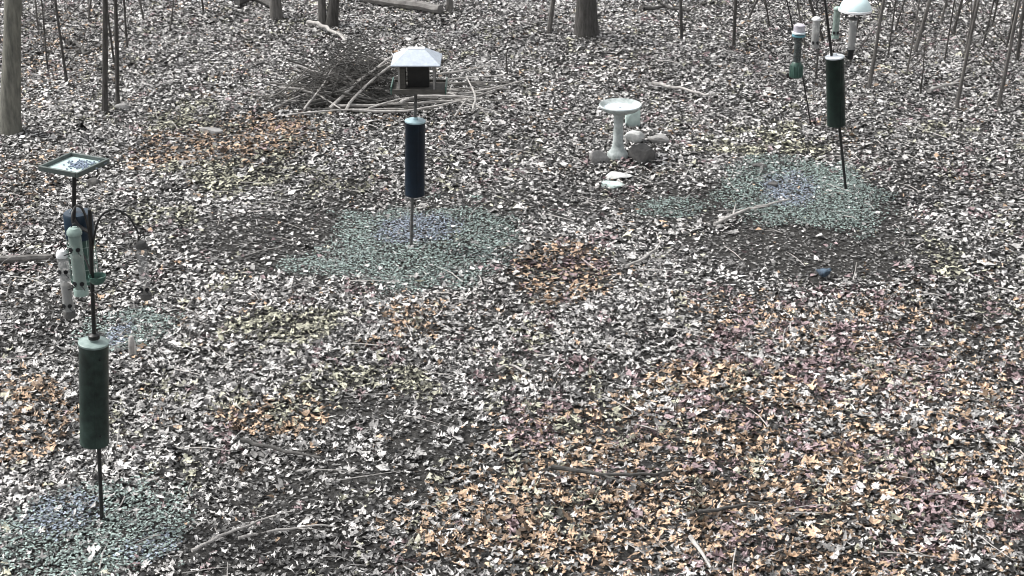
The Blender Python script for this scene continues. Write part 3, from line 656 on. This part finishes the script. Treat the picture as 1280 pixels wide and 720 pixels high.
# --- leaning pole with the dark green baffle
A, B = (1060,238), (1036,40); base = G(*A); Y0 = base.y
st = thing('feeder_pole', base, 'leaning black pole with dark green baffle under the white dome feeder', 'feeder pole', 'baffled feeder poles')
topp = at(A,B,-50,Y0); MB().tube([base-Vector((0,0,.1)), at(A,B,100,Y0), topp], [.012,.012,.011], 10).build('shaft', BLACK, st)
bt, bb = V(1043.5,71,Y0), V(1045.5,156,Y0); baffle(st, bt, bb, 23.5/scl(bt), GREENB2, mat('lid_white',(.62,.66,.70),.4))
def arm(a, b, hgt_=.16):
    m_ = lerp(a,b,.5)+Vector((0,0,hgt_)); P = spline([a, lerp(a,m_,.6)+Vector((0,0,.05)), m_, b+Vector((0,0,.05)), b, b+Vector((.012*(1 if b.x > a.x else -1),0,-.004)), b+Vector((.02*(1 if b.x > a.x else -1),0,.012))],5)
    MB().tube(P, .0055, 7).build('hook_arm', BLACK, st)
p1 = V(1069,-14,Y0-.02); arm(at(A,B,0,Y0), p1+Vector((0,0,.02)), .2)
p2 = V(1021,10,Y0+.05); arm(at(A,B,20,Y0), p2, .14)
p3 = V(1048,0,Y0+.12); arm(at(A,B,-8,Y0), p3+Vector((0,0,.03)), .16)
# dome feeder
dc = V(1069,13,Y0-.02); s = scl(dc); r = 20/s
df = thing('dome_feeder', V(1067,74,Y0-.02), 'tube feeder with dark foot sheltered under a white and cyan plastic dome', 'bird feeder', 'tube feeders hanging from the feeder poles')
MB().lathe([(r,0),(r*1.02,.006),(r*.97,.03),(r*.86,.065),(r*.66,.095),(r*.4,.115),(r*.12,.124),(.01,.126)], dc, n=36).build('dome', CYAND, df)
MB().lathe([(r*.93,-.002),(r*1.05,-.004),(r*1.05,.010),(r*1.0,.014)], dc, n=36, caps=False).build('dome_rim', WHITEP, df)
MB().tube([dc+Vector((0,0,.126)), p1+Vector((.0,0,.03))], .003, 6).build('hanger', BLACK, df)
tt, tb = V(1067,24,Y0-.02), V(1066.5,63,Y0-.02)
MB().tube([dc+Vector((0,0,.1)), Vector((dc.x,dc.y,tt.z))], .004, 6).build('rod', BLACK, df)
cc0 = Vector((dc.x-.008,dc.y,tb.z)); rr = 5/s; H = tt.z-tb.z
MB().lathe([(rr,0),(rr,H)], cc0, n=18, caps=False).build('tube', CLEAR, df)
MB().lathe([(rr*.8,.005),(rr*.8,H*.8)], cc0, n=14).build('seed', SEEDF, df)
MB().lathe([(rr*1.1,H-.004),(rr*1.15,H+.006),(rr*.5,H+.014)], cc0, n=18).build('cap', STONED, df)
MB().lathe([(rr*.6,-.075),(rr*.75,-.07),(rr*.8,-.01),(rr*1.05,0),(rr*1.05,.012)], cc0, n=18).build('foot', TRIM, df)
for a in (-50,-130): MB().tube([cc0+Vector((0,0,.03)), cc0+Vector((math.cos(R(a))*.075, math.sin(R(a))*.075,.03))], .003, 6).build('perch', TRIM, df)
tube_feeder('tube_feeder', V(1021,21,Y0+.05), V(1021,60,Y0+.05), 10/scl(V(1021,40,Y0)), 'short clear grey tube feeder with white cap beside the leaning pole', CLEAR, WHITEP, STONE, 2, hook=p2, fill=.5)
tube_feeder('tube_feeder', V(1047,8,Y0+.12), V(1047,48,Y0+.12), 9/scl(V(1047,30,Y0)), 'pale green tube feeder half hidden behind the leaning pole and dome', CLEARG, GREENL, GREENL, 2, hook=p3+Vector((0,0,.03)), fill=.2)
# --- thin shepherd hook with the green tube
A, B = (1016,157), (988,20); base = G(*A); Y1 = base.y
sh = thing('shepherd_hook', base, 'thin black shepherd hook leaning behind the green-based tube feeder', 'feeder pole')
hk = spline([base-Vector((0,0,.08)), at(A,B,95,Y1), at(A,B,30,Y1), at(A,B,-20,Y1), V(982,-48,Y1-.04), V(992,-62,Y1-.08), V(1002,-45,Y1-.12), V(1000,12,Y1-.14) if False else V(1000,-30,Y1-.13), V(997,-26,Y1-.14)],5)
MB().tube(hk, .007, 8).build('shaft', BLACK, sh)
MB().lathe([(.004,0),(.004,.10)], base+Vector((.02,0,-.02)), (0,0,1), 6).build('ground_prong', BLACK, sh)
yt = Y1-.14; t_, b_ = V(999.5,30,yt), V(999,97,yt); s = scl(t_); H = t_.z-b_.z; c0 = Vector((t_.x,yt,b_.z))
gf = thing('tube_feeder', b_, 'dark tube feeder with teal rings and ribbed green base on the thin hook', 'bird feeder', 'tube feeders hanging from the feeder poles')
r = 8/s
MB().lathe([(r*.9,H*.86),(r*.9,H*.98),(r*.5,H)], c0, n=20).build('cap', mat('lilac_cap',(.46,.44,.49),.4), gf)
for z in (.77,.82): MB().lathe([(r*.9,H*z),(r*1.06,H*(z+.005)),(r*1.06,H*(z+.03)),(r*.9,H*(z+.04))], c0, n=20).build('ring', TEALP if z < .8 else mat('ring_white',(.6,.68,.72),.4), gf)
MB().lathe([(r*.6,H*.25),(r*.6,H*.86)], c0, n=18).build('tube', mat('dark_clear',(.06,.07,.07),.2,alpha=.85), gf)
MB().lathe([(r*.7,0),(r*1.0,.01),(r*1.05,H*.06),(r*.98,H*.22),(r*.7,H*.29),(r*.6,H*.30)], c0, n=20).build('base', mat('base_green',(.03,.07,.055),.4), gf)
for k in range(9):
    a = 2*math.pi*k/9; d = Vector((math.cos(a),math.sin(a),0)); MB().tube([c0+d*r*1.05+Vector((0,0,.012)), c0+d*r*1.02+Vector((0,0,H*.24))], .0035, 5).build('rib', GREENP, gf)
for a in (-45,-135): MB().tube([c0+Vector((0,0,H*.4)), c0+Vector((math.cos(R(a))*.06, math.sin(R(a))*.06,H*.4))], .003, 6).build('perch', TRIM, gf)
MB().tube(spline([c0+Vector((-r*.85,0,H*.95)), Vector((c0.x,yt,hk[-2].z)), c0+Vector((r*.85,0,H*.95))],6), .0022, 5).build('bail', BLACK, gf)

# ------------------------------------------------------------------ bird bath
b = G(772,196); Yb = b.y; s = scl(b); bbth = thing('bird_bath', b, 'pale greenish concrete bird bath with round bowl on a slim pedestal', 'bird bath')
tz = V(775,132,Yb).z-b.z; rb = 26.5/scl(V(775,132,Yb))
rp = 6.3/s
MB().lathe([(rp*2.1,-.02),(rp*2.1,.03),(rp*1.85,.05),(rp*1.35,.08),(rp*1.1,.12),(rp,.18),(rp*.92,tz*.6),(rp*.98,tz*.8),(rp*1.35,tz-.075),(rp*1.5,tz-.06)], b, n=28).build('pedestal', CONC, bbth)
bw = MB().lathe([(rp*1.3,-.075),(rb*.45,-.066),(rb*.85,-.035),(rb*1.0,-.008),(rb*1.02,.006),(rb*.99,.014),(rb*.94,.010),(rb*.86,-.008),(rb*.6,-.028),(rb*.2,-.034),(.01,-.034)], b+Vector((0.012,0,tz)), n=44).build('bowl', CONC, bbth)
MB().lathe([(rb*.80,-.017),(rb*.79,-.0165),(.01,-.0165)], b+Vector((.012,0,tz)), n=36, caps=False).build('water', WATER, bbth)

# ------------------------------------------------------------------ small bird on the dark bare patch
b = G(1029,351); bd = thing('bird', b, 'small blue-grey bird standing on the dark bare ground', 'bird')
mb = MB(); spine = [(-.105,.050,.004,.010),(-.075,.056,.008,.013),(-.05,.060,.018,.018),(-.02,.062,.030,.029),(.01,.066,.034,.033),(.035,.078,.029,.028),(.05,.095,.023,.023),(.062,.108,.022,.022),(.075,.112,.018,.018),(.086,.110,.008,.008)]
prev = None; yaw = Matrix.Rotation(R(-70),3,'Z')
for x, z, rz_, ry_ in spine:
    ring = []
    for k in range(14):
        a = 2*math.pi*k/14; mb.v.append(b + yaw @ Vector((x, ry_*math.cos(a), z+rz_*math.sin(a)))); ring.append(len(mb.v)-1)
    if prev: mb.bridge(prev, ring)
    else: mb.cap(ring, True)
    prev = ring
mb.cap(prev); mb.build('body', BIRD, bd)
MB().lathe([(.006,0),(.004,.008),(.0008,.016)], b + yaw @ Vector((.084,0,.109)), yaw @ Vector((1,0,-.15)), 8).build('beak', TRIM, bd)
for sy in (-1,1):
    MB().tube([b+yaw@Vector((.008,sy*.012,.05)), b+yaw@Vector((.0,sy*.014,.026)), b+yaw@Vector((.012,sy*.014,.004)), b+yaw@Vector((.03,sy*.014,.003))], [.004,.0025,.0022,.0018], 6).build('leg', TRIM, bd)
    MB().lathe([(.001,0),(.004,.002),(.001,.004)], b+yaw@Vector((.07,sy*.017,.117)), yaw@Vector((0,sy,0)), 8).build('eye', TRIM, bd)
    m2 = MB(); pr = None
    for x, z, h_ in ((-.085,.057,.006),(-.05,.064,.018),(-.01,.068,.024),(.022,.072,.018),(.034,.074,.004)):
        rg = m2.ring(b+yaw@Vector((x, sy*.030*(1 if x > -.04 else .55), z)), yaw@Vector((1,0,0)), .006, 8, h_, yaw@Vector((0,1,0)))
        if pr: m2.bridge(pr, rg)
        else: m2.cap(rg, True)
        pr = rg
    m2.cap(pr); m2.build('wing', mat('bird_wing',(.06,.09,.13),.8,c2=(.02,.03,.045),scale=60), bd)
print('leaves', NL)
